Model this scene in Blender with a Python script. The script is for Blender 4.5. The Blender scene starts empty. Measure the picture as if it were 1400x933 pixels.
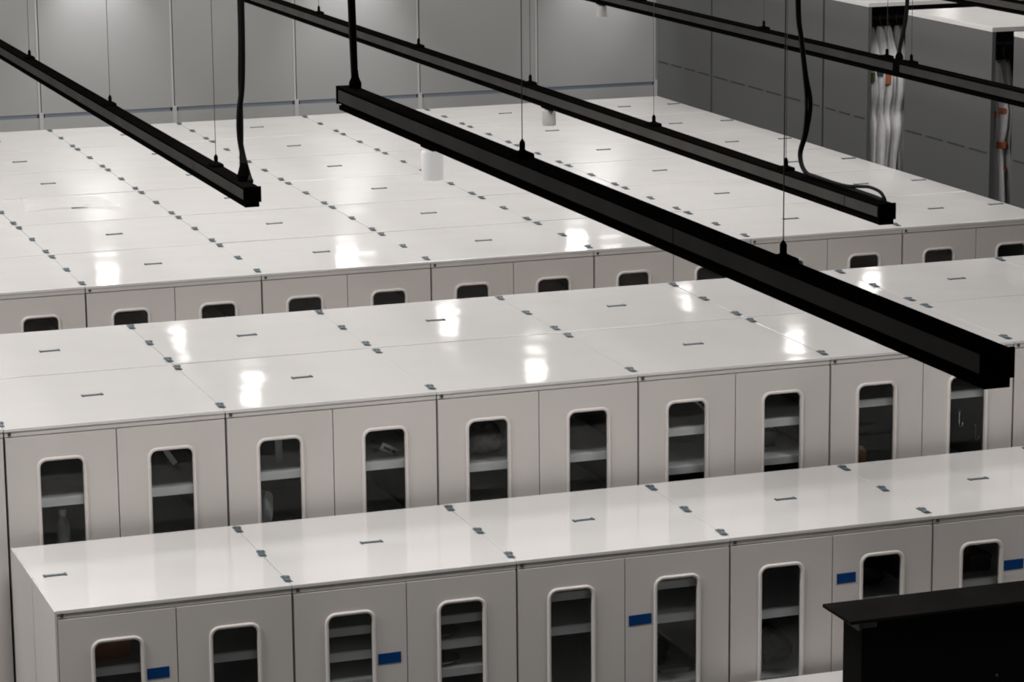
import bpy, math, random
from mathutils import Vector, Matrix
random.seed(7)
scene = bpy.context.scene
COL = scene.collection

# ------------------------------------------------------------------ camera
F_PX = 4049.12
cam_d = bpy.data.cameras.new('camera'); cam = bpy.data.objects.new('camera', cam_d); COL.objects.link(cam)
cam_d.sensor_fit = 'HORIZONTAL'; cam_d.sensor_width = 36.0; cam_d.lens = F_PX / 1400 * 36.0
cam_d.clip_start = 0.1; cam_d.clip_end = 200
_r = Vector((0.942834, -0.333130, -0.009378)); _d = Vector((-0.078064, -0.193408, -0.978008)); _f = Vector((0.323990, 0.922832, -0.208357))
M = Matrix((( _r.x, -_d.x, -_f.x, -1.87), (_r.y, -_d.y, -_f.y, -10.4213), (_r.z, -_d.z, -_f.z, 4.775), (0, 0, 0, 1)))
cam.matrix_world = M
scene.camera = cam

# ------------------------------------------------------------------ world, exposure
w = bpy.data.worlds.new('world'); scene.world = w; w.use_nodes = True
w.node_tree.nodes['Background'].inputs[0].default_value = (0.5, 0.5, 0.5, 1)
w.node_tree.nodes['Background'].inputs[1].default_value = 0.02
vs = scene.view_settings
vs.view_transform = 'Standard'; vs.look = 'None'; vs.exposure = 0.0; vs.gamma = 1.0; vs.use_curve_mapping = False
try:
    scene.cycles.use_denoising = True
    scene.cycles.max_bounces = 7; scene.cycles.diffuse_bounces = 4; scene.cycles.transparent_max_bounces = 10; scene.cycles.filter_width = 2.0
except Exception:
    pass

# ------------------------------------------------------------------ added lamps, unseen above the frame, placed and powered to light chosen faces
CEIL = 5.7
LIGHT_W = 75.0
ADDED_LAMP_ROWS = {-1.2: 1.10, 4.1: 0.60, 6.5: 0.64, 9.2: 0.68}
ADDED_LAMPS = [(x, y, (0.95 if x > -1 else (1.6 if y < 0 else 0.55)) * k) for x in (-3.6, 0.4, 4.4) for y, k in ADDED_LAMP_ROWS.items()] + [(-3.4, 1.4, 1.3), (8.6, 6.8, 0.75)]  # last two added to brighten the row-end side and the locker tops
def area(name, loc, sx, sy, watt, col=(1.0, 0.98, 0.962)):
    l = bpy.data.lights.new(name, 'AREA'); l.shape = 'RECTANGLE'; l.size = sx; l.size_y = sy; l.energy = watt; l.color = col
    o = bpy.data.objects.new(name, l); COL.objects.link(o); o.location = loc; return o
for (x, y, k) in ADDED_LAMPS:
    area('added_panel_light', (x, y, CEIL - 0.075), 1.1, 1.1, LIGHT_W * k)
WASH = [0.35, 2.60, 4.62, 6.70]

# ------------------------------------------------------------------ materials
MATS = {}
def mat(name, col, rough=0.5, metal=0.0, bump=None, vary=None, coat=0.0, emit=None, spec=0.5):
    if name in MATS: return MATS[name]
    m = bpy.data.materials.new(name); m.use_nodes = True; nt = m.node_tree; b = nt.nodes['Principled BSDF']
    b.inputs['Base Color'].default_value = (*col, 1); b.inputs['Roughness'].default_value = rough; b.inputs['Metallic'].default_value = metal
    b.inputs['Specular IOR Level'].default_value = spec
    if coat: b.inputs['Coat Weight'].default_value = coat; b.inputs['Coat Roughness'].default_value = 0.04
    if emit: b.inputs['Emission Color'].default_value = (*emit[0], 1); b.inputs['Emission Strength'].default_value = emit[1]
    geo = nt.nodes.new('ShaderNodeNewGeometry')
    if vary:
        n = nt.nodes.new('ShaderNodeTexNoise'); n.inputs['Scale'].default_value = vary[0]; n.inputs['Detail'].default_value = 4
        nt.links.new(geo.outputs['Position'], n.inputs['Vector'])
        r = nt.nodes.new('ShaderNodeValToRGB'); r.color_ramp.elements[0].position = 0.3; r.color_ramp.elements[1].position = 0.7
        r.color_ramp.elements[0].color = (*[c * (1 - vary[1]) for c in col], 1); r.color_ramp.elements[1].color = (*[min(1, c * (1 + vary[1])) for c in col], 1)
        nt.links.new(n.outputs['Fac'], r.inputs['Fac']); nt.links.new(r.outputs['Color'], b.inputs['Base Color'])
    if bump:
        n = nt.nodes.new('ShaderNodeTexNoise'); n.inputs['Scale'].default_value = bump[0]; n.inputs['Detail'].default_value = 1.5
        nt.links.new(geo.outputs['Position'], n.inputs['Vector'])
        bp = nt.nodes.new('ShaderNodeBump'); bp.inputs['Strength'].default_value = 1.0; bp.inputs['Distance'].default_value = bump[1]
        nt.links.new(n.outputs['Fac'], bp.inputs['Height']); nt.links.new(bp.outputs['Normal'], b.inputs['Normal'])
    MATS[name] = m; return m
mat('top_laminate', (0.79, 0.770, 0.757), 0.085, bump=(2.2, 0.0040), vary=(0.7, 0.02))
mat('door_paint', (0.69, 0.652, 0.626), 0.42, bump=(60, 0.0001), vary=(1.3, 0.02))
mat('body_paint', (0.66, 0.635, 0.61), 0.5, vary=(1.3, 0.02))
mat('body_inner_shade', (0.20, 0.20, 0.197), 0.55, vary=(2, 0.05))  # likely white inside; darker grey puts the unlit interior's shade into the colour
mat('frame_paint', (0.78, 0.735, 0.705), 0.35, vary=(3, 0.02))
mat('shelf_paint', (0.90, 0.90, 0.88), 0.4, vary=(5, 0.03))
mat('plate_metal', (0.105, 0.14, 0.155), 0.5, metal=0.1, vary=(40, 0.25))
mat('plug_dark', (0.06, 0.06, 0.06), 0.5, vary=(30, 0.1))
mat('rail_black', (0.0035, 0.0033, 0.0031), 0.8, vary=(8, 0.2), spec=0.0)
mat('rail_side', (0.066, 0.063, 0.060), 0.7, vary=(5, 0.12), spec=0.0)
mat('cable_black', (0.0025, 0.0025, 0.0025), 0.7, vary=(20, 0.2), spec=0.15)
mat('wire_steel', (0.10, 0.09, 0.085), 0.45, metal=0.6, vary=(20, 0.1))
mat('spot_white', (0.55, 0.54, 0.53), 0.3, vary=(10, 0.03))
mat('spot_housing_glow', (0.8, 0.79, 0.78), 0.3, emit=((1.0, 0.98, 0.95), 0.42), vary=(10, 0.03))  # glow put into the housing itself so the cylinder looks bright
mat('lens_glow', (1, 1, 1), 0.4, emit=((1.0, 0.97, 0.93), 14.0), vary=(3, 0.01))
mat('added_panel_glow', (1, 1, 1), 0.4, emit=((1.0, 0.96, 0.92), 3.0), vary=(3, 0.01))
mat('wall_panel', (0.385, 0.383, 0.376), 0.55, bump=(30, 0.0003), vary=(0.9, 0.03))
mat('wall_strip', (0.52, 0.515, 0.505), 0.5, vary=(3, 0.02))
mat('wall_line', (0.20, 0.225, 0.27), 0.5, vary=(3, 0.05))
mat('locker_panel', (0.112, 0.114, 0.112), 0.5, bump=(30, 0.0002), vary=(0.8, 0.04))
mat('locker_top', (0.74, 0.72, 0.70), 0.3, vary=(0.8, 0.02))
mat('locker_inside', (0.05, 0.05, 0.05), 0.7, vary=(2, 0.1))
mat('slot_dark', (0.045, 0.045, 0.045), 0.7, vary=(3, 0.1))
mat('floor_vinyl', (0.22, 0.22, 0.215), 0.4, vary=(1.5, 0.05))
mat('ceiling_board', (0.08, 0.08, 0.08), 0.8, vary=(2, 0.05))
mat('room_wall', (0.30, 0.295, 0.29), 0.7, vary=(0.8, 0.03))
mat('dark_wall', (0.02, 0.02, 0.02), 0.8, vary=(0.8, 0.1))
mat('tape_blue', (0.001, 0.045, 0.19), 0.7, vary=(60, 0.08), spec=0.15)
mat('black_box', (0.003, 0.0028, 0.0027), 0.7, vary=(6, 0.2), spec=0.05)
mat('black_lid', (0.013, 0.012, 0.0112), 0.8, vary=(6, 0.15), spec=0.0)
mat('bracket_grey', (0.06, 0.06, 0.06), 0.45, metal=0.4, vary=(20, 0.1))
mat('fabric_white', (0.80, 0.79, 0.79), 0.85, bump=(40, 0.002), vary=(12, 0.06))
mat('fabric_grey', (0.42, 0.41, 0.41), 0.85, bump=(40, 0.002), vary=(12, 0.08))
mat('belt_orange', (0.42, 0.13, 0.05), 0.8, vary=(20, 0.2))
mat('belt_olive', (0.10, 0.10, 0.035), 0.8, vary=(20, 0.2))
mat('belt_blue', (0.03, 0.09, 0.16), 0.8, vary=(20, 0.2))
mat('carton_orange', (0.70, 0.27, 0.09), 0.75, vary=(25, 0.12))
mat('carton_grey', (0.30, 0.29, 0.27), 0.8, vary=(25, 0.1))
mat('bag_dark', (0.05, 0.05, 0.052), 0.3, bump=(60, 0.004), vary=(40, 0.3))
mat('bag_clear', (0.24, 0.22, 0.20), 0.15, bump=(45, 0.006), vary=(50, 0.4))
mat('paper_white', (0.70, 0.70, 0.69), 0.7, vary=(30, 0.03))
mat('ink_dark', (0.03, 0.03, 0.03), 0.7, vary=(30, 0.1))
mat('dish_steel', (0.62, 0.62, 0.62), 0.12, metal=0.9, vary=(30, 0.05))
mat('bottle_plastic', (0.45, 0.45, 0.44), 0.35, vary=(30, 0.05))
mat('wood_brown', (0.16, 0.075, 0.035), 0.5, vary=(40, 0.3))
# clear cabinet glass and clear plastic film: transparent mixed with a Fresnel reflection
def glassy(name, tint, refl, ior=1.45, rough=0.02):
    m = bpy.data.materials.new(name); m.use_nodes = True; nt = m.node_tree; nt.nodes.clear()
    o = nt.nodes.new('ShaderNodeOutputMaterial'); mx = nt.nodes.new('ShaderNodeMixShader'); t = nt.nodes.new('ShaderNodeBsdfTransparent'); g = nt.nodes.new('ShaderNodeBsdfGlossy')
    fr = nt.nodes.new('ShaderNodeFresnel'); fr.inputs['IOR'].default_value = ior
    mu = nt.nodes.new('ShaderNodeMath'); mu.operation = 'MULTIPLY'; mu.inputs[1].default_value = refl
    n = nt.nodes.new('ShaderNodeTexNoise'); n.inputs['Scale'].default_value = 3.0
    r = nt.nodes.new('ShaderNodeValToRGB'); r.color_ramp.elements[0].color = (*[c * .96 for c in tint], 1); r.color_ramp.elements[1].color = (*tint, 1)
    nt.links.new(n.outputs['Fac'], r.inputs['Fac']); nt.links.new(r.outputs['Color'], t.inputs['Color'])
    g.inputs['Roughness'].default_value = rough
    nt.links.new(fr.outputs[0], mu.inputs[0]); nt.links.new(mu.outputs[0], mx.inputs[0]); nt.links.new(t.outputs[0], mx.inputs[1]); nt.links.new(g.outputs[0], mx.inputs[2]); nt.links.new(mx.outputs[0], o.inputs[0])
    MATS[name] = m
glassy('cabinet_glass', (0.97, 0.985, 0.99), 0.5)
m = bpy.data.materials.new('clear_film'); m.use_nodes = True; nt = m.node_tree; b = nt.nodes['Principled BSDF']
b.inputs['Base Color'].default_value = (0.9, 0.89, 0.88, 1); b.inputs['Roughness'].default_value = 0.25; b.inputs['Alpha'].default_value = 0.45
n = nt.nodes.new('ShaderNodeTexNoise'); n.inputs['Scale'].default_value = 9; bp = nt.nodes.new('ShaderNodeBump'); bp.inputs['Distance'].default_value = 0.004
nt.links.new(n.outputs['Fac'], bp.inputs['Height']); nt.links.new(bp.outputs['Normal'], b.inputs['Normal']); MATS['clear_film'] = m

# ------------------------------------------------------------------ mesh helpers
class MB:
    def __init__(s): s.v = []; s.f = []
    def add(s, vs_, fs):
        o = len(s.v); s.v += [tuple(p) for p in vs_]; s.f += [tuple(i + o for i in f) for f in fs]; return s
    def box(s, x0, x1, y0, y1, z0, z1):
        return s.add([(x0,y0,z0),(x1,y0,z0),(x1,y1,z0),(x0,y1,z0),(x0,y0,z1),(x1,y0,z1),(x1,y1,z1),(x0,y1,z1)],
                     [(0,3,2,1),(4,5,6,7),(0,1,5,4),(1,2,6,5),(2,3,7,6),(3,0,4,7)])
    def cbox(s, x0, x1, y0, y1, z0, z1, c):          # box with its upper edges chamfered in two steps
        L = []
        for (i, z) in ((0, z0), (0, z1 - c), (c * .3, z1 - c * .3), (c, z1)):
            L.append([(x0+i,y0+i,z),(x1-i,y0+i,z),(x1-i,y1-i,z),(x0+i,y1-i,z)])
        vs_ = [p for l in L for p in l]; fs = [(3,2,1,0)]
        for k in range(3):
            for j in range(4): a = 4*k+j; b_ = 4*k+(j+1)%4; fs.append((a, b_, b_+4, a+4))
        fs.append((12,13,14,15)); return s.add(vs_, fs)
    def lathe(s, cx, cy, prof, n=16, z0=0):
        vs_ = []; fs = []
        for (r, z) in prof:
            for k in range(n): a = 2*math.pi*k/n; vs_.append((cx+r*math.cos(a), cy+r*math.sin(a), z0+z))
        for i in range(len(prof)-1):
            for k in range(n): a = i*n+k; b_ = i*n+(k+1)%n; fs.append((a, b_, b_+n, a+n))
        fs.append(tuple(range(n))[::-1]); fs.append(tuple((len(prof)-1)*n+k for k in range(n))); return s.add(vs_, fs)
    def tube(s, pts, r, n=6):
        pts = [Vector(p) for p in pts]; vs_ = []; fs = []; up = Vector((0.31, 0.95, 0.07)).normalized()
        for i, p in enumerate(pts):
            t = (pts[min(i+1, len(pts)-1)] - pts[max(i-1, 0)]).normalized()
            a = t.cross(up)
            if a.length < .05: a = t.cross(Vector((1, 0, 0)))
            a.normalize(); b_ = t.cross(a); rr = r[i] if isinstance(r, (list, tuple)) else r
            for k in range(n): q = 2*math.pi*k/n; vs_.append(p + a*rr*math.cos(q) + b_*rr*math.sin(q))
        for i in range(len(pts)-1):
            for k in range(n): a = i*n+k; b2 = i*n+(k+1)%n; fs.append((a, b2, b2+n, a+n))
        fs.append(tuple(range(n))[::-1]); fs.append(tuple((len(pts)-1)*n+k for k in range(n))); return s.add(vs_, fs)
    def mesh(s, name, smooth=False):
        m = bpy.data.meshes.new(name); m.from_pydata(s.v, [], s.f); m.update()
        if smooth: m.polygons.foreach_set('use_smooth', [True]*len(m.polygons))
        return m
def put(name, mesh, material, parent=None, loc=(0,0,0), rot=None):
    if isinstance(mesh, MB): mesh = mesh.mesh(name)
    if not mesh.materials: mesh.materials.append(MATS[material])
    o = bpy.data.objects.new(name, mesh); COL.objects.link(o); o.location = loc
    if rot: o.rotation_euler = rot
    if parent: o.parent = parent
    return o
def tag(o, label, cat, group=None):
    o['label'] = label; o['category'] = cat
    if group: o['group'] = group
    return o
def thing(name, label, cat, loc=(0,0,0), group=None, rotz=0.0):
    o = bpy.data.objects.new(name, None); COL.objects.link(o); o.location = loc; o.rotation_euler = (0,0,rotz); o.empty_display_size = 0.1
    return tag(o, label, cat, group)
def struct(o): o['kind'] = 'structure'; return o
def smoothstep_pts(pts, sub=6):                       # Catmull-Rom through control points
    P = [Vector(p) for p in pts]; out = []
    for i in range(len(P)-1):
        a = P[max(i-1,0)]; b_ = P[i]; c = P[i+1]; d = P[min(i+2, len(P)-1)]
        for k in range(sub):
            t = k/sub; out.append(0.5*((2*b_)+(c-a)*t+(2*a-5*b_+4*c-d)*t*t+(3*b_-a-3*c+d)*t**3))
    out.append(P[-1]); return out

# ------------------------------------------------------------------ room shell
YW = 11.8; XL = 7.2
struct(put('floor', MB().box(-8, 14, -14, 13, -0.1, 0), 'floor_vinyl'))
struct(put('ceiling', MB().box(-8, 14, -14, 13, CEIL, CEIL + 0.1), 'ceiling_board'))
struct(put('wall_left', MB().box(-8.1, -8, -14, 13, 0, CEIL), 'room_wall'))
struct(put('wall_right', MB().box(14, 14.1, -14, 13, 0, CEIL), 'dark_wall'))
struct(put('wall_front', MB().box(-8, 14, -14.1, -14, 0, CEIL), 'room_wall'))
wb = struct(put('wall_back', MB().box(-8, 14, YW + 0.03, YW + 0.2, 0, CEIL), 'slot_dark'))
seams = [-7.8 + 1.0 * k for k in range(0, 10)] + [2.17, 3.2, 4.17, 5.18, 6.17, 7.19, 8.2, 9.2]
for k in range(len(seams) - 1):
    a, b_ = seams[k], seams[k + 1]
    put('wall_panel', MB().box(a + 0.006, b_ - 0.004, YW, YW + 0.03, 1.815, CEIL), 'wall_panel', wb)
    put('wall_lower_panel', MB().box(a + 0.016, b_ - 0.014, YW, YW + 0.03, 0, 1.785), 'wall_panel', wb)
    put('wall_line_strip', MB().box(a + 0.03, b_ - 0.03, YW + 0.006, YW + 0.03, 1.785, 1.815), 'wall_line', wb)
    put('seam_strip', MB().box(b_ - 0.014, b_ + 0.016, YW - 0.008, YW + 0.03, 0, 1.825), 'wall_strip', wb)
    put('seam_strip_upper', MB().box(b_ - 0.018, b_ - 0.002, YW - 0.004, YW + 0.03, 1.825, CEIL), 'wall_strip', wb)

# bodies of the added overhead lamps, and wall washers
for i, (x, y, k) in enumerate(ADDED_LAMPS):
    t = thing('added_light_panel', 'square light panel added out of view over the cabinet hall', 'ceiling light', (x, y, CEIL - 0.06), 'added light panels')
    fr = MB()
    for (a, b_, c, d) in ((-.62,.62,-.62,-.56),(-.62,.62,.56,.62),(-.62,-.56,-.56,.56),(.56,.62,-.56,.56)): fr.box(a, b_, c, d, 0, 0.06)
    put('frame', fr, 'spot_white', t); put('diffuser', MB().box(-.56, .56, -.56, .56, 0.03, 0.05), 'added_panel_glow', t)
for i, x in enumerate(WASH):
    t = thing('wall_washer', 'small white wall washer lamp high on the back wall, %s from the left' % ('first', 'second', 'third', 'fourth')[i], 'wall lamp', (x, YW, 3.50), 'wall washers along the back wall')
    put('arm', MB().box(-.012, .012, -.20, 0, .02, .04), 'spot_white', t)
    h = put('housing', MB().box(-.10, .10, -.035, .035, -.05, .05), 'spot_white', t, (0, -.24, .05), (math.radians(90), 0, 0))
    put('lens', MB().box(-.085, .085, -.038, -.035, -.04, .04), 'lens_glow', h)
    l = bpy.data.lights.new('wall_washer_lamp', 'SPOT'); l.energy = 75; l.spot_size = math.radians(64); l.spot_blend = 1.0; l.shadow_soft_size = 0.03; l.color = (0.97, 0.98, 1.0)
    o = bpy.data.objects.new('wall_washer_lamp', l); COL.objects.link(o); o.location = (x, YW - .24, 3.42); o.rotation_euler = (math.radians(8), 0, 0)

# ------------------------------------------------------------------ cabinets
W = 0.9
CACHE = {}
def cached(key, fn):
    if key not in CACHE: CACHE[key] = fn()
    return CACHE[key]
def rr_loop(x0, x1, z0, z1, r, k=5):
    out = []
    for (cx, cz, a0) in ((x1 - r, z1 - r, 0), (x0 + r, z1 - r, 90), (x0 + r, z0 + r, 180), (x1 - r, z0 + r, 270)):
        for i in range(k + 1): a = math.radians(a0 + 90 * i / k); out.append((cx + r * math.cos(a), cz + r * math.sin(a)))
    return out
def door_mesh(w_, z0, z1, hx0, hx1, hz0, hz1, th=0.02, r=0.03):
    k = 5; L = rr_loop(hx0, hx1, hz0, hz1, r, k); n = len(L)
    O = [(w_, z1), (0, z1), (0, z0), (w_, z0)]
    mb = MB(); V = []; Fc = []
    for y in (0, th): V += [(x, y, z) for x, z in L] + [(x, y, z) for x, z in O]
    N = n + 4
    for s_, base in ((0, 0), (1, N)):
        for c in range(4):
            o_ = base + n + c
            for i in range(k):
                t = (base + c*(k+1)+i, base + c*(k+1)+i+1, o_); Fc.append(t if s_ else t[::-1])
            i1 = base + c*(k+1)+k; i2 = base + ((c+1) % 4)*(k+1); q = (i1, i2, base + n + (c+1) % 4, o_); Fc.append(q if s_ else q[::-1])
    for i in range(n): j = (i+1) % n; Fc.append((i, j, j+N, i+N))
    for c in range(4): d = (c+1) % 4; Fc.append((n+d, n+c, n+c+N, n+d+N))
    return mb.add(V, Fc).mesh('door')
def frame_mesh(hx0, hx1, hz0, hz1, r=0.03):
    prof = [(-0.002, 0.012), (-0.002, -0.005), (0.003, -0.009), (0.007, -0.009), (0.0105, -0.006), (0.0118, 0.0005)]   # (outward offset, y)
    loops = [[(x, y, z) for x, z in rr_loop(hx0 - o, hx1 + o, hz0 - o, hz1 + o, r + o)] for o, y in prof]
    V = [p for l in loops for p in l]; n = len(loops[0]); Fc = []
    for i in range(len(loops)-1):
        for k in range(n): j = (k+1) % n; Fc.append((i*n+k, i*n+j, (i+1)*n+j, (i+1)*n+k))
    m = MB().add(V, Fc).mesh('window_frame', True); return m
def glass_mesh(hx0, hx1, hz0, hz1, r=0.03):
    L = rr_loop(hx0, hx1, hz0, hz1, r); n = len(L)
    V = [(x, 0.010, z) for x, z in L] + [(x, 0.014, z) for x, z in L]
    return MB().add(V, [tuple(range(n)), tuple(range(n, 2*n))[::-1]] + [(k, k+n, (k+1) % n+n, (k+1) % n) for k in range(n)]).mesh('window_glass')
def plate_mesh():
    m = MB(); m.cbox(-.013, .013, -.042, .042, 0, .003, .001)
    m.cbox(-.017, .006, -.034, -.012, .003, .007, .002); m.cbox(-.006, .017, .010, .032, .003, .007, .002); m.cbox(-.004, .004, -.04, .04, .003, .006, .001)
    return m.mesh('connector_plate')
def handle_mesh():
    m = MB(); m.cbox(-.040, .040, -.009, .009, 0, .004, .002); m.cbox(-.045, -.036, -.014, .014, 0, .005, .002); m.cbox(.036, .045, -.014, .014, 0, .005, .002)
    return m.mesh('pull_strip')
PLATE = plate_mesh(); HANDLE = handle_mesh()
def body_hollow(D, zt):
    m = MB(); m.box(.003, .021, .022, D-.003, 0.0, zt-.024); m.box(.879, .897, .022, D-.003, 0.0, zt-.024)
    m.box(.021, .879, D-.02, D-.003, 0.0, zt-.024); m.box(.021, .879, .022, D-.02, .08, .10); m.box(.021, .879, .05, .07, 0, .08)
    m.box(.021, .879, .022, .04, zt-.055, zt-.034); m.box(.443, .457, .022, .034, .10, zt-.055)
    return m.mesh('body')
def cabinet(x, y, D, zt, label, group, doors=True, win_top=None, shelves=(), join=True, plates=(0, 1, 2), handle=(0.45, None), rear_doors=False, win_low=0.35):
    t = thing('storage_cabinet', label, 'cabinet', (x, y, 0), group)
    put('body', cached(('body', D, zt), lambda: body_hollow(D, zt)), 'body_inner_shade', t)
    put('front_rail', cached('front_rail', lambda: MB().box(.003, .897, .005, .021, -.033, -.0135).mesh('front_rail')), 'body_paint', t, (0, 0, zt))
    top = put('top_panel', cached(('top', D), lambda: MB().cbox(-.4485, .4485, -D/2+.0015, D/2-.013, -.006, .006, .0015).mesh('top_panel')), 'top_laminate', t,
              (.45, D/2 - .001, zt - .006), (random.uniform(-1, 1)*.0016, random.uniform(-1, 1)*.0022, 0))
    for ddx in (0, 1):
        x0 = (.005, .452)[ddx]; wd = .443
        if doors:
            hc = .2195 if ddx == 0 else .2205
            d = put('door', cached(('door', zt, win_top, ddx), lambda: door_mesh(wd, .09, zt-.037, hc-.089, hc+.089, win_low, win_top)), 'door_paint', t, (x0, 0, 0))
            put('window_frame', cached(('frame', zt, win_top, ddx), lambda: frame_mesh(hc-.089, hc+.089, win_low, win_top)), 'frame_paint', d)
            put('window_glass', cached(('glass', zt, win_top, ddx), lambda: glass_mesh(hc-.087, hc+.087, win_low+.002, win_top-.002)), 'cabinet_glass', d)
        else:
            yy = D-.003 if rear_doors else 0.0
            put('door', cached(('plain', zt), lambda: MB().box(0, wd, 0, .02, .09, zt-.037).mesh('door')), 'door_paint', t, (x0, yy if not rear_doors else D - .022, 0))
    if doors:
        put('latch_plug', cached('plug', lambda: MB().box(-.006, .006, -.003, .004, -.006, .006).mesh('latch_plug')), 'plug_dark', t, (.022, 0.004, zt-.022))
    for z in shelves:
        put('shelf', cached(('shelf', D), lambda: MB().cbox(.022, .878, .050, D-.024, -.036, 0, .006).mesh('shelf')), 'shelf_paint', t, (0, 0, z))
    if join:
        for k in plates:
            yy = (.085, D/2, D-.085)[k]
            put('connector_plate', PLATE, 'plate_metal', t, (W, yy, zt + .0005), (0, 0, random.uniform(-.05, .05)))
    if handle:
        for hx in handle:
            if hx is not None: put('pull_strip', HANDLE, 'plate_metal', t, (hx, D/2, zt + .0005), (0, 0, random.uniform(-.04, .04)))
    return t
ORD = ['first', 'second', 'third', 'fourth', 'fifth', 'sixth', 'seventh', 'eighth']
# low front row (stands against the middle rows)
D1 = 0.916; Z1 = 1.548; Y1 = 0.0
SH1 = [(1.297,), (1.345, 1.244, 1.131), (1.387, 1.247, 0.965), (1.215, 0.93), (1.245, 0.93), (1.25, .95)]
ROW1 = []
for i in range(6):
    lab = 'low white cabinet at the left end of the front row' if i == 0 else 'low white cabinet, %s from the left end of the front row' % ORD[i]
    ROW1.append(cabinet(W*i, Y1, D1, Z1, lab, 'front row cabinets', True, 1.410, SH1[i], join=(i < 5), handle=((.085, None) if i == 0 else (.45, None))))
for (ya, yb) in ((.001, .4525), (.4595, D1-.002)):
    put('side_panel', MB().box(-.005, .003, ya, yb, .0, Z1-.003), 'body_paint', ROW1[0])
# middle double row
D2 = 0.933; Z2 = 2.012; Y2 = 0.980
SH2 = {-1: (1.70,), 0: (1.702, 1.46), 1: (1.725, 1.42), 2: (1.676, 1.46), 3: (1.747, 1.577), 4: (1.796, 1.40), 5: (1.75, 1.45), 6: (1.7,)}
for i in range(-1, 7):
    nm = "tall white cabinet at the left picture edge beside the front row's end" if i == -1 else 'tall white windowed cabinet rising behind the front row, %s from its left end' % ORD[i]
    cabinet(W*i, Y2, D2, Z2, nm, 'middle row cabinets', True, 1.872, SH2[i], plates=(0, 2), handle=(None if i == 2 else (.45, None)))
for i in range(0, 7):
    nm = 'tall white cabinet in the back half of the middle rows, %s from the left' % ORD[i]
    cabinet(W*i, Y2 + D2, D2, Z2, nm, 'middle row cabinets turned away', False, plates=(0, 1, 2), rear_doors=True)
# big rear block, six deep
D3 = 0.956; Z3 = 2.0; Y3 = 3.878; X3 = 0.012
for j in range(6):
    rowname = ['in the frontmost row of the big rear block', 'in the second row of the big rear block', 'in the third row of the big rear block', 'in the fourth row of the big rear block', 'in the fifth row of the big rear block', 'in the rearmost row of the big rear block'][j]
    for i in range(0, 7):
        nm = 'white cabinet %s, %s' % (rowname, 'at its right end' if i == 6 else '%s from the right end' % ORD[6 - i])
        sh = (1.74 if i in (2, 3, 4) else 1.66,) if j == 0 else ()
        cabinet(X3 + W*i, Y3 + D3*j, D3, Z3, nm, 'rear block cabinets', j == 0, 1.862, sh, join=(i < 6), handle=((.45, .83) if i == 6 else (.45, None)), rear_doors=(j == 5))
# low row nearest the camera: only the rear of its tops enters the frame
Z0 = 0.956; D0 = 0.916; Y0 = -0.034 - D0
for i in range(3, 6):
    cabinet(W*i - 0.02, Y0, D0, Z0, 'knee high white cabinet below the front row, ' + ['left of the black box', 'under the black box', 'at the right picture edge'][i-3], 'low cabinets at the bottom edge', True, 0.82, (), win_low=0.3, join=(i < 5), plates=(0,), handle=None)

# blue tape labels on the front row doors
def tape(i, ddx, xa, za, xb, zb, tilt):
    d = [c for c in ROW1[i].children if c.name.startswith('door')][ddx]
    x0 = W*i + (.005, .452)[ddx]; w_ = xb - xa; h = 0.042
    o = put('blue_tape', MB().box(-w_/2, w_/2, -.0015, 0, -h/2, h/2), 'tape_blue', d, ((xa+xb)/2 - x0, -0.0003, (za+zb)/2), (0, tilt, 0)); o['label'] = 'strip of blue tape'
tape(0, 0, .332, 1.286, .417, 1.245, -.015); tape(1, 0, 1.232, 1.240, 1.324, 1.194, -.01); tape(2, 1, 2.266, 1.277, 2.362, 1.231, -.02); tape(3, 1, 3.170, 1.350, 3.254, 1.306, -.01); tape(4, 0, 3.93, 1.325, 4.02, 1.282, 0.0)

# ------------------------------------------------------------------ things inside the cabinets
def bag(name, label, x, y, z, sx, sy, sz, m='bag_dark', seed=1, group='things in the cabinets'):
    rnd = random.Random(seed); mb = MB(); nu, nv = 20, 10; V = []; Fc = []
    ph = [rnd.uniform(0, 6.3) for _ in range(6)]
    for j in range(nv + 1):
        e = j/nv*math.pi
        for k in range(nu):
            a = 2*math.pi*k/nu; r = 1 + .16*math.sin(3*a+ph[0]+2*e) + .12*math.sin(5*a+ph[1]-3*e) + .08*math.sin(9*a+ph[2])
            V.append((sx*r*math.sin(e)**.7*math.cos(a), sy*r*math.sin(e)**.7*math.sin(a), sz*(1 - math.cos(e))/2*(1 + .1*math.sin(4*a+ph[3]))))
    for j in range(nv):
        for k in range(nu): a = j*nu+k; b_ = j*nu+(k+1) % nu; Fc.append((a, b_, b_+nu, a+nu))
    o = put(name, MB().add(V, Fc).mesh(name, True), m, None, (x, y, z)); return tag(o, label, name.replace('_', ' ').split()[-1], None)
def carton(label, x, y, z, w_, d, h, m):
    t = thing('carton_box', label, 'box', (x, y, z))
    put('box_body', MB().cbox(-w_/2, w_/2, 0, d, 0, h*.72, .002), m, t); put('box_lid', MB().cbox(-w_/2-.003, w_/2+.003, -.003, d+.003, h*.72, h, .003), m, t); return t
def hang_tag(label, x, y, z, ln, wd, tilt, m='paper_white', ink=True):
    t = thing('hanging_tag', label, 'tag', (x, y, z)); t.rotation_euler = (0, tilt, 0)
    put('card', MB().box(-ln/2, ln/2, -.001, .001, -wd/2, wd/2), m, t)
    put('string', MB().tube([(-ln/2+.004, 0, 0), (-ln/2-.02, .004, .004), (-ln/2-.05, .004, .002)], .0012, 5), 'ink_dark', t)
    if ink: put('writing', MB().box(-ln*.33, ln*.05, -.0016, -.001, -.006, .004).box(ln*.09, ln*.33, -.0016, -.001, -.005, .005), 'ink_dark', t)
    return t
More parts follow.
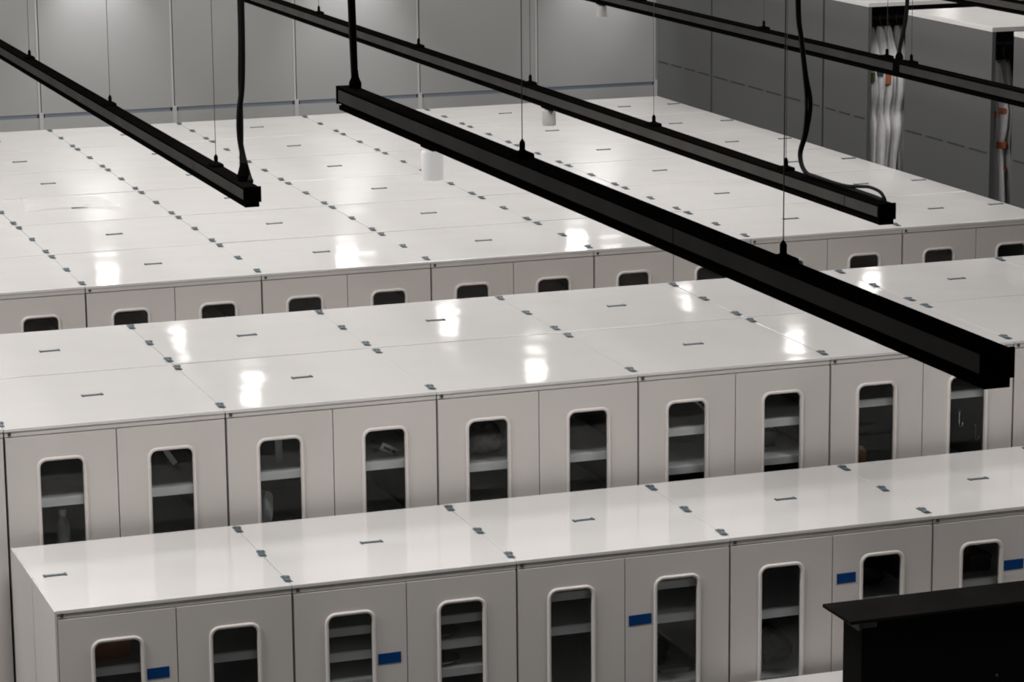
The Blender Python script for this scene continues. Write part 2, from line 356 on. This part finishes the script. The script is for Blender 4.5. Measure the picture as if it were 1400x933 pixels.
def bottle(label, x, y, z, r, h, m='bottle_plastic'):
    t = thing('bottle', label, 'bottle', (x, y, z))
    put('flask', MB().lathe(0, 0, [(r*.9, 0), (r, .008), (r, h*.62), (r*.45, h*.8), (r*.4, h*.88)], 16), m, t); put('cap', MB().lathe(0, 0, [(r*.52, h*.86), (r*.52, h), (r*.4, h+.002)], 14), 'paper_white', t); return t
def dish(label, x, y, z, r, h):
    t = thing('steel_dish', label, 'dish', (x, y, z), 'steel dishes in the second front cabinet')
    put('bowl', MB().lathe(0, 0, [(r*.7, 0), (r*.92, h*.5), (r, h), (r*.95, h), (r*.86, h*.55), (r*.6, h*.15)], 22), 'dish_steel', t); put('rim', MB().lathe(0, 0, [(r, h-.003), (r+.004, h-.001), (r+.003, h+.002), (r*.96, h+.001)], 22), 'dish_steel', t)
carton('orange brown carton on the upper shelf of the leftmost front cabinet', .20, .14, 1.297, .20, .25, .062, 'carton_orange')
for n_, z in enumerate((1.244, 1.131)):
    dish('shallow steel dish on the %s of the second front cabinet' % ('middle shelf' if n_ == 0 else 'lowest visible shelf'), 1.525, .135, z, .075, .022)
bag('grey_bag', 'crumpled grey plastic bag at the bottom of the fourth front cabinet', 2.985, .28, .93, .09, .12, .13, 'bag_dark', 3)
bag('dark_bag', 'dark crumpled bag in the right half of the third front cabinet', 2.47, .30, .965, .08, .1, .10, 'bag_dark', 5)
carton('flat white paper stack in the right half of the third front cabinet', 2.52, .13, .965, .12, .16, .02, 'paper_white')
bag('black_bag', 'black bag behind the window beside the right blue tape', 3.40, .25, 1.215, .085, .1, .12, 'bag_dark', 8)
carton('small grey carton on the shelf of the fifth front cabinet', 3.90, .14, 1.245, .09, .16, .07, 'carton_grey')
carton('brown book box on the shelf of the fifth front cabinet', 3.80, .14, 1.245, .07, .16, .12, 'wood_brown')
bottle('grey bottle standing low behind the leftmost middle row window', .250, 1.14, 1.46, .028, .16)
hang_tag('thin grey tag hanging slanted in the second middle row window', .690, 1.12, 1.815, .10, .022, 1.0, 'bottle_plastic', False)
hang_tag('long grey tag hanging straight down in the third middle row window', 1.155, 1.12, 1.80, .13, .03, 1.55, 'bottle_plastic', False)
bag('white_bag', 'white knotted bag low in the third middle row window', 1.095, 1.13, 1.48, .032, .04, .13, 'fabric_white', 11)
hang_tag('white paper tag with dark writing in the fourth middle row window', 1.628, 1.10, 1.752, .085, .033, .50)
bag('clear_bag', 'shiny clear plastic bag in the fifth middle row window', 2.07, 1.2, 1.676, .09, .09, .13, 'bag_clear', 13)
hang_tag('white paper tag hanging in the upper corner of the seventh middle row window', 3.035, 1.09, 1.835, .09, .035, .80)
carton('dark grey carton in the eighth middle row window', 3.39, 1.20, 1.577, .10, .2, .07, 'carton_grey')
bag('brown_bag', 'small brown bag low in the ninth middle row window', 3.80, 1.13, 1.44, .05, .06, .12, 'wood_brown', 17)
def hook(label, x, y, z):
    t = thing('metal_hook', label, 'hook', (x, y, z)); put('shank', MB().tube(smoothstep_pts([(0,0,.06),(0,0,.01),(.006,0,-.008),(.016,0,-.004),(.018,0,.010)], 4), .003, 6), 'dish_steel', t); put('eye', MB().lathe(0, 0, [(.006,.058),(.008,.062),(.006,.068)], 10), 'dish_steel', t)
hook('small steel hook hanging at the left in the tenth middle row window', 4.308, 1.12, 1.615); hook('small steel hook hanging at the right in the tenth middle row window', 4.392, 1.12, 1.545)

# sheet of clear film lying on the rear block
V = []; Fc = []; nx, ny = 14, 8
for j in range(ny + 1):
    for i in range(nx + 1):
        u, v = i/nx, j/ny; px = 1.05 + .52*u - .02*v + .06*v*(1-u); py = 6.20 + .46*v + .10*math.sin(u*3) - .10*u
        V.append((px, py, 2.004 + .006*(1+math.sin(5*u+2*v))*.5 + .03*max(0, u-.75)**2*8*(1-v)))
for j in range(ny):
    for i in range(nx): a = j*(nx+1)+i; Fc.append((a, a+1, a+nx+2, a+nx+1))
tag(put('plastic_sheet', MB().add(V, Fc).mesh('plastic_sheet', True), 'clear_film'), 'clear plastic sheet lying on the left of the big rear block', 'sheet')

# black box at the lower right, standing on the low cabinets
bx = thing('black_box', 'black metal box with overhanging lid in the lower right corner', 'box', (2.93, -0.72, Z0))
H = 1.40 - Z0
put('box_body', MB().cbox(0.0, 1.3, 0.0, 0.16, 0, H - .016, .002), 'black_box', bx)
put('lid', MB().cbox(-.06, 1.36, -.022, .222, H - .014, H, .003), 'black_lid', bx)
put('corner_bracket', MB().box(-.012, 0, .0, .10, H - .05, H - .016).box(-.04, 0, .06, .10, H - .026, H - .015).box(.0, .06, -.006, 0, H - .04, H - .018), 'bracket_grey', bx)
for k in range(3): put('rivet', MB().lathe(0, 0, [(.006, 0), (.006, .003), (.003, .005)], 10), 'bracket_grey', bx, (.08 + .5*k, -.001, .15), (math.radians(90), 0, 0))

# ------------------------------------------------------------------ garment lockers along the right
def locker(name, label, y0, y1, zt=2.79, x1=9.6, slots=3, open_front=True):
    t = thing('garment_locker', label, 'locker', (XL, y0, 0), 'garment lockers on the right'); D = y1 - y0; Lx = x1 - XL
    put('side_panel', MB().box(0, .025, 0, D, 0, zt - .03), 'locker_panel', t)
    put('back_panel', MB().box(.025, Lx, D - .02, D, 0, zt - .03), 'locker_panel', t)
    put('end_panel', MB().box(Lx, Lx + .025, 0, D, 0, zt - .03), 'locker_panel', t)
    put('floor_panel', MB().box(.025, Lx, 0.0, D - .02, .0, .08), 'locker_inside', t)
    put('top_panel', MB().cbox(-.002, Lx + .027, -.003, D + .001, zt - .03, zt, .005), 'locker_top', t)
    if open_front:
        put('hanging_rod', MB().tube([(.025, .30, zt - .14), (Lx, .30, zt - .14)], .014, 10), 'wire_steel', t)
        put('inner_lining', MB().box(.025, .03, .02, D - .02, .08, zt - .03).box(.03, Lx - .01, D - .026, D - .02, .08, zt - .03), 'locker_inside', t)
    else:
        for k in range(4): put('door', MB().box(.025 + k*(Lx-.025)/4 + .003, .025 + (k+1)*(Lx-.025)/4 - .003, -.0, .02, .08, zt - .035), 'locker_panel', t)
    seg = D/slots
    for k in range(slots): put('vent_slot', MB().box(-.003, .001, k*seg + .04, (k+1)*seg - .03, 1.980, 1.990), 'slot_dark', t)
    return t
locker('l', 'grey locker whose side meets the back wall', 10.695, YW - .01, slots=4, open_front=False)
locker('l', 'grey locker, second from the back wall on the right', 8.685, 10.665, slots=6, open_front=False)
locker('l', 'grey garment locker with white suits hanging in its open front, farther of the two', 7.96, 8.655, slots=3)
locker('l', 'grey garment locker under the white top at upper right, nearer suits in its open front', 6.20, 7.40, slots=4)
locker('l', 'grey locker cut by the right picture edge', 4.6, 5.92, slots=4, open_front=False)
def garment(label, x, y, ztop, zbot, wx, wy, m, seed, belts=()):
    rnd = random.Random(seed); t = thing('cleanroom_suit', label, 'suit', (x, y, 0), 'suits hanging in the lockers')
    nu, nv = 28, 26; V = []; Fc = []; ph = [rnd.uniform(0, 6.3) for _ in range(5)]; sway = rnd.uniform(-.012, .012)
    for j in range(nv + 1):
        v = j/nv; z = ztop + (zbot - ztop)*v
        sh = min(1, .18 + 3.2*v) ; waist = 1 - .16*math.exp(-((v-.46)/.06)**2); sp = 1 - .25*max(0, v-.55)
        for k in range(nu):
            a = 2*math.pi*k/nu; fold = 1 + (.22*math.sin(5*a+ph[0]+3*v) + .14*math.sin(8*a+ph[1]-5*v))*min(1, .4+v)
            V.append((wx*.62*(.35+.65*sh)*waist*sp*fold*math.cos(a) + sway*v*3 + .010*math.sin(7*v+ph[2]), wy*.5*sh*waist*sp*fold*math.sin(a), z + .02*math.sin(3*a+ph[3])*v))
    for j in range(nv):
        for k in range(nu): a = j*nu+k; b_ = j*nu+(k+1) % nu; Fc.append((a, b_, b_+nu, a+nu))
    Fc.append(tuple(range(nu))); Fc.append(tuple(nv*nu+k for k in range(nu))[::-1])
    put('cloth', MB().add(V, Fc).mesh('cloth', True), m, t)
    put('hanger', MB().tube(smoothstep_pts([(0, -wy*.2, ztop-.01), (0, 0, ztop+.03), (0, .012, ztop+.07), (0, .0, ztop+.085), (0, -.012, ztop+.07)], 4), .004, 6), 'wire_steel', t)
    for (z, mm, hh) in belts:
        mb = MB(); L = []
        prof = [(wx*.46, z-hh/2), (wx*.56, z-hh/3), (wx*.56, z+hh/3), (wx*.46, z+hh/2)]
        b_ = MB().lathe(0, 0, prof, 16); b_.v = [(p[0], p[1]*wy/wx, p[2]) for p in b_.v]
        put('belt', b_, mm, t)
    return t
gx = 7.262
spec = [('leftmost in the farther locker', 'fabric_white', [(2.27, 'belt_olive', .09)]), ('second from the left in the farther locker', 'fabric_white', [(2.29, 'belt_blue', .05)]), ('third from the left in the farther locker', 'fabric_white', [(2.25, 'belt_orange', .10)]), ('fourth from the left in the farther locker', 'fabric_white', []), ('half hidden at the right of the farther locker', 'fabric_grey', [])]
for k, (s_, mm, bl) in enumerate(spec):
    garment('white cleanroom suit hanging %s' % s_, gx + .064*k, 8.16, 2.60, 1.35, .088, .30, mm, 20 + k, bl)
spec = [('leftmost in the nearer locker', 'fabric_grey', [(2.22, 'belt_orange', .05)]), ('with orange bands in the nearer locker', 'fabric_white', [(2.24, 'belt_orange', .04), (2.02, 'belt_orange', .05), (1.86, 'belt_orange', .04)]), ('half hidden at the right of the nearer locker', 'fabric_grey', [])]
for k, (s_, mm, bl) in enumerate(spec):
    garment('pale cleanroom suit hanging %s' % s_, 7.282 + .062*k, 6.42, 2.55, 1.35, .082, .30, mm, 40 + k, bl)

# ------------------------------------------------------------------ lighting rails hung from the ceiling
RW = 0.052
def rail(label, xc, ya, yb, z, wires, joints=(), panel=True, caps=(True, True), wire_top=CEIL):
    t = thing('lighting_rail', label, 'rail', (xc, ya, z), 'suspended lighting rails'); L = yb - ya; h = .066; hw = RW/2
    put('beam', MB().cbox(-hw, hw, 0, L, .020, h, .003), 'rail_black', t)
    put('neck', MB().box(-hw+.008, hw-.008, 0.001, L-.001, .012, .020), 'rail_black', t)
    put('lower_lip', MB().box(-hw+.002, hw-.004, 0, L, 0, .013), 'rail_black', t)
    ends = [0.004] + [j - ya for j in joints] + [L - .004]
    for s_ in (-1, 1):
        for a, b_ in zip(ends[:-1], ends[1:]):
            xa, xb = (-hw-.0015, -hw) if s_ < 0 else (hw, hw+.0015)
            put('side_panel', MB().box(xa, xb, a + .002, b_ - .002, .024, h-.010), 'rail_side', t)
    if caps[0]: put('end_cap', MB().box(-hw-.002, hw+.004, -.008, 0, .016, h+.001).box(-hw+.001, hw-.003, -.006, 0, 0, .018), 'rail_black', t)
    if caps[1]: put('end_cap', MB().box(-hw-.004, hw+.002, L, L+.008, .016, h+.001), 'rail_black', t)
    k = .3
    while k < L - .1:
        put('lip_clip', cached('clip', lambda: MB().box(-hw-.001, hw+.001, -.012, .012, .004, .016).mesh('lip_clip')), 'rail_black', t, (0, k, 0)); k += .62
    for yw in wires:
        c = put('wire_clamp', cached('clamp', lambda: MB().cbox(-.020, .020, -.028, .028, 0, .012, .004).lathe(0, 0, [(.012, .010), (.007, .018), (.007, .034), (.002, .042)], 10).mesh('wire_clamp')), 'rail_black', t, (0, yw - ya, h))
        put('suspension_wire', MB().tube([(0, 0, .04), (0, 0, wire_top - z - h)], .0012, 5), 'wire_steel', c)
    return t
rA = rail('black lighting rail at the left, ending above the rear cabinet block', .492, -1.15, 10.6, 3.2, (-.672, 1.061, 2.799, 4.5, 6.2, 8.0), (-.45, 1.5, 4.5, 7.5))
rB = rail('long black lighting rail in the middle with both its ends in view', .447, -6.215, -2.44, 3.68, (-5.379, -3.908), (-4.9,))
rC = rail('black lighting rail ending at right with a looped cable', 2.238, -2.24, 10.6, 3.2, (-1.496, -.328, 1.021, 2.534, 4.213, 6.0, 8.0), (-2.0, 1.0, 4.0, 7.0))
rD = rail('black lighting rail crossing the upper right in front of the lockers', 3.995, -3.0, 10.6, 3.2, (-1.2, 1.042, 1.277, 2.591, 4.162, 6.0, 8.0), (1.15, 4.0, 7.0))
rE = rail('black lighting rail in the top right corner of the picture', 5.775, 0.8, 10.6, 3.2, (4.9, 6.5, 8.2), (4.0, 7.0))
def cable(t, pts, r, name='power_cable'):
    base = t.location
    P = smoothstep_pts([(p[0]-base.x, p[1]-base.y, p[2]-base.z) for p in pts], 5)
    return put(name, MB().tube(P, r, 8).mesh(name, True), 'cable_black', t)
zt = 3.266
cable(rA, [(.520, -.98, 5.7), (.520, -.98, 4.6), (.519, -.98, 3.86), (.514, -.98, 3.60), (.501, -.98, 3.49), (.500, -.98, 3.41), (.506, -.99, 3.35), (.514, -1.02, 3.29), (.516, -1.05, zt)], .0095)
cable(rA, [(.512, -.975, 5.7), (.512, -.975, 4.4), (.513, -.975, 3.80), (.508, -.975, 3.60), (.508, -.975, 3.45), (.503, -.985, 3.36), (.498, -1.00, zt)], .007, 'data_cable')
put('cable_gland', MB().lathe(0, 0, [(.020, 0), (.022, .02), (.014, .05), (.009, .06)], 12), 'rail_black', rA, (.008, .13, .066))
cable(rB, [(.458, -2.405+.0, 5.7), (.460, -2.42, 4.8), (.452, -2.47, 4.2), (.452, -2.48, 3.95), (.455, -2.49, 3.746)], .0085)
cable(rB, [(.466, -2.40, 5.7), (.462, -2.42, 4.6), (.460, -2.47, 4.1), (.460, -2.49, 3.746)], .006, 'data_cable')
put('cable_gland', MB().lathe(0, 0, [(.018, 0), (.018, .014), (.011, .03), (.009, .05)], 12), 'rail_black', rB, (.010, 3.725, .066))
cable(rC, [(2.215, -1.62, 5.7), (2.215, -1.62, 4.3), (2.220, -1.62, 3.84), (2.232, -1.62, 3.72), (2.249, -1.62, 3.60), (2.267, -1.62, 3.505), (2.254, -1.62, 3.41), (2.230, -1.625, 3.335), (2.231, -1.66, 3.285), (2.238, -1.74, 3.276), (2.240, -1.95, 3.274), (2.245, -2.10, 3.272), (2.250, -2.20, 3.268)], .0075)
cable(rC, [(2.208, -1.62, 5.7), (2.208, -1.62, 4.3), (2.214, -1.62, 3.84), (2.228, -1.62, 3.72), (2.243, -1.62, 3.60), (2.252, -1.62, 3.505), (2.246, -1.62, 3.41), (2.224, -1.63, 3.335), (2.226, -1.68, 3.285), (2.232, -1.80, 3.279), (2.236, -1.95, 3.280), (2.240, -2.04, 3.290), (2.244, -2.11, 3.298), (2.250, -2.17, 3.292), (2.252, -2.197, 3.276), (2.252, -2.205, 3.262)], .0055, 'data_cable')
cable(rD, [(4.06, 1.17, 5.7), (4.055, 1.17, 4.2), (4.03, 1.17, 3.7), (4.035, 1.17, 3.52), (4.025, 1.17, 3.42), (4.005, 1.17, 3.33), (4.000, 1.17, zt)], .009)
put('cable_gland', MB().lathe(0, 0, [(.018, 0), (.018, .016), (.010, .035)], 12), 'rail_black', rD, (.006, 4.17, .066))
put('joint_sleeve', MB().box(-RW/2-.004, RW/2+.004, 4.10, 4.16, .014, .069), 'rail_black', rD)

# track spotlights under the rails
def spotlight(label, x, y, z, r=.029, ln=.075, m='spot_white'):
    t = thing('track_spotlight', label, 'spotlight', (x, y, z), 'track spotlights')
    put('adapter', MB().box(-.016, .016, -.05, .05, -.008, .002), 'rail_black', t)
    put('stem', MB().lathe(0, 0, [(.007, -.02), (.007, -.006)], 8), 'spot_white', t)
    h = put('housing', MB().lathe(0, 0, [(r*.78, -ln+.014), (r*.86, -ln), (r*.96, -ln), (r, -ln+.003), (r, -.016), (r*.93, -.012), (r*.3, -.010)], 28).mesh('housing', True), m, t)
    h.data.polygons[-1].use_smooth = False
    put('lens', MB().lathe(0, 0, [(r*.76, -ln+.011), (r*.76, -ln+.013)], 20), 'lens_glow', t)
    return t
spotlight('white cylinder spotlight under the long middle rail', .447, -3.216, 3.68, ln=.088, m='spot_housing_glow')
spotlight('grey white cylinder spotlight under the rail with the looped cable', 2.238, .80, 3.2, r=.028)
spotlight('small white cylinder spotlight at the top under the rail crossing the lockers', 4.0, 4.757, 3.2)
# pendant flood heads at the back of the hall (above the frame; they show as reflections on the glossy tops)
def flood(label, x, y, z=3.8, sx=.15, sz=.085, tilt=30, top=CEIL):
    t = thing('pendant_floodlight', label, 'floodlight', (x, y, z), 'pendant floodlights at the back')
    put('pendant_rod', MB().tube([(0, .03, .03), (0, .03, top - z)], .006, 8), 'rail_black', t)
    h = put('housing', MB().box(-sx/2, sx/2, 0, .05, -sz/2, sz/2), 'rail_black', t, (0, 0, 0), (math.radians(tilt), 0, 0))
    put('lens', MB().box(-sx/2+.006, sx/2-.006, -.003, 0, -sz/2+.006, sz/2-.006), 'lens_glow', h); return t
for n_, x in enumerate((2.97, 5.02, 7.03)):
    flood('black pendant floodlight of the nearer line, %s from the left' % ORD[n_], x, 8.74)
for n_, x in enumerate((2.90, 5.02, 6.97, 8.60)):
    flood('black pendant floodlight close to the back wall, %s from the left' % ORD[n_], x, 10.68)
for nm, x in (('rail ending at right', 2.238), ('rail crossing before the lockers', 3.995), ('rail in the top right corner', 5.775)):
    flood('black floodlight clipped under the far end of the lighting %s' % nm, x, 9.89, z=3.12, sx=.16, sz=.09, top=3.2)
flood('black floodlight hanging above the garment lockers', 9.03, 10.3, z=3.2, sx=.16, sz=.10)
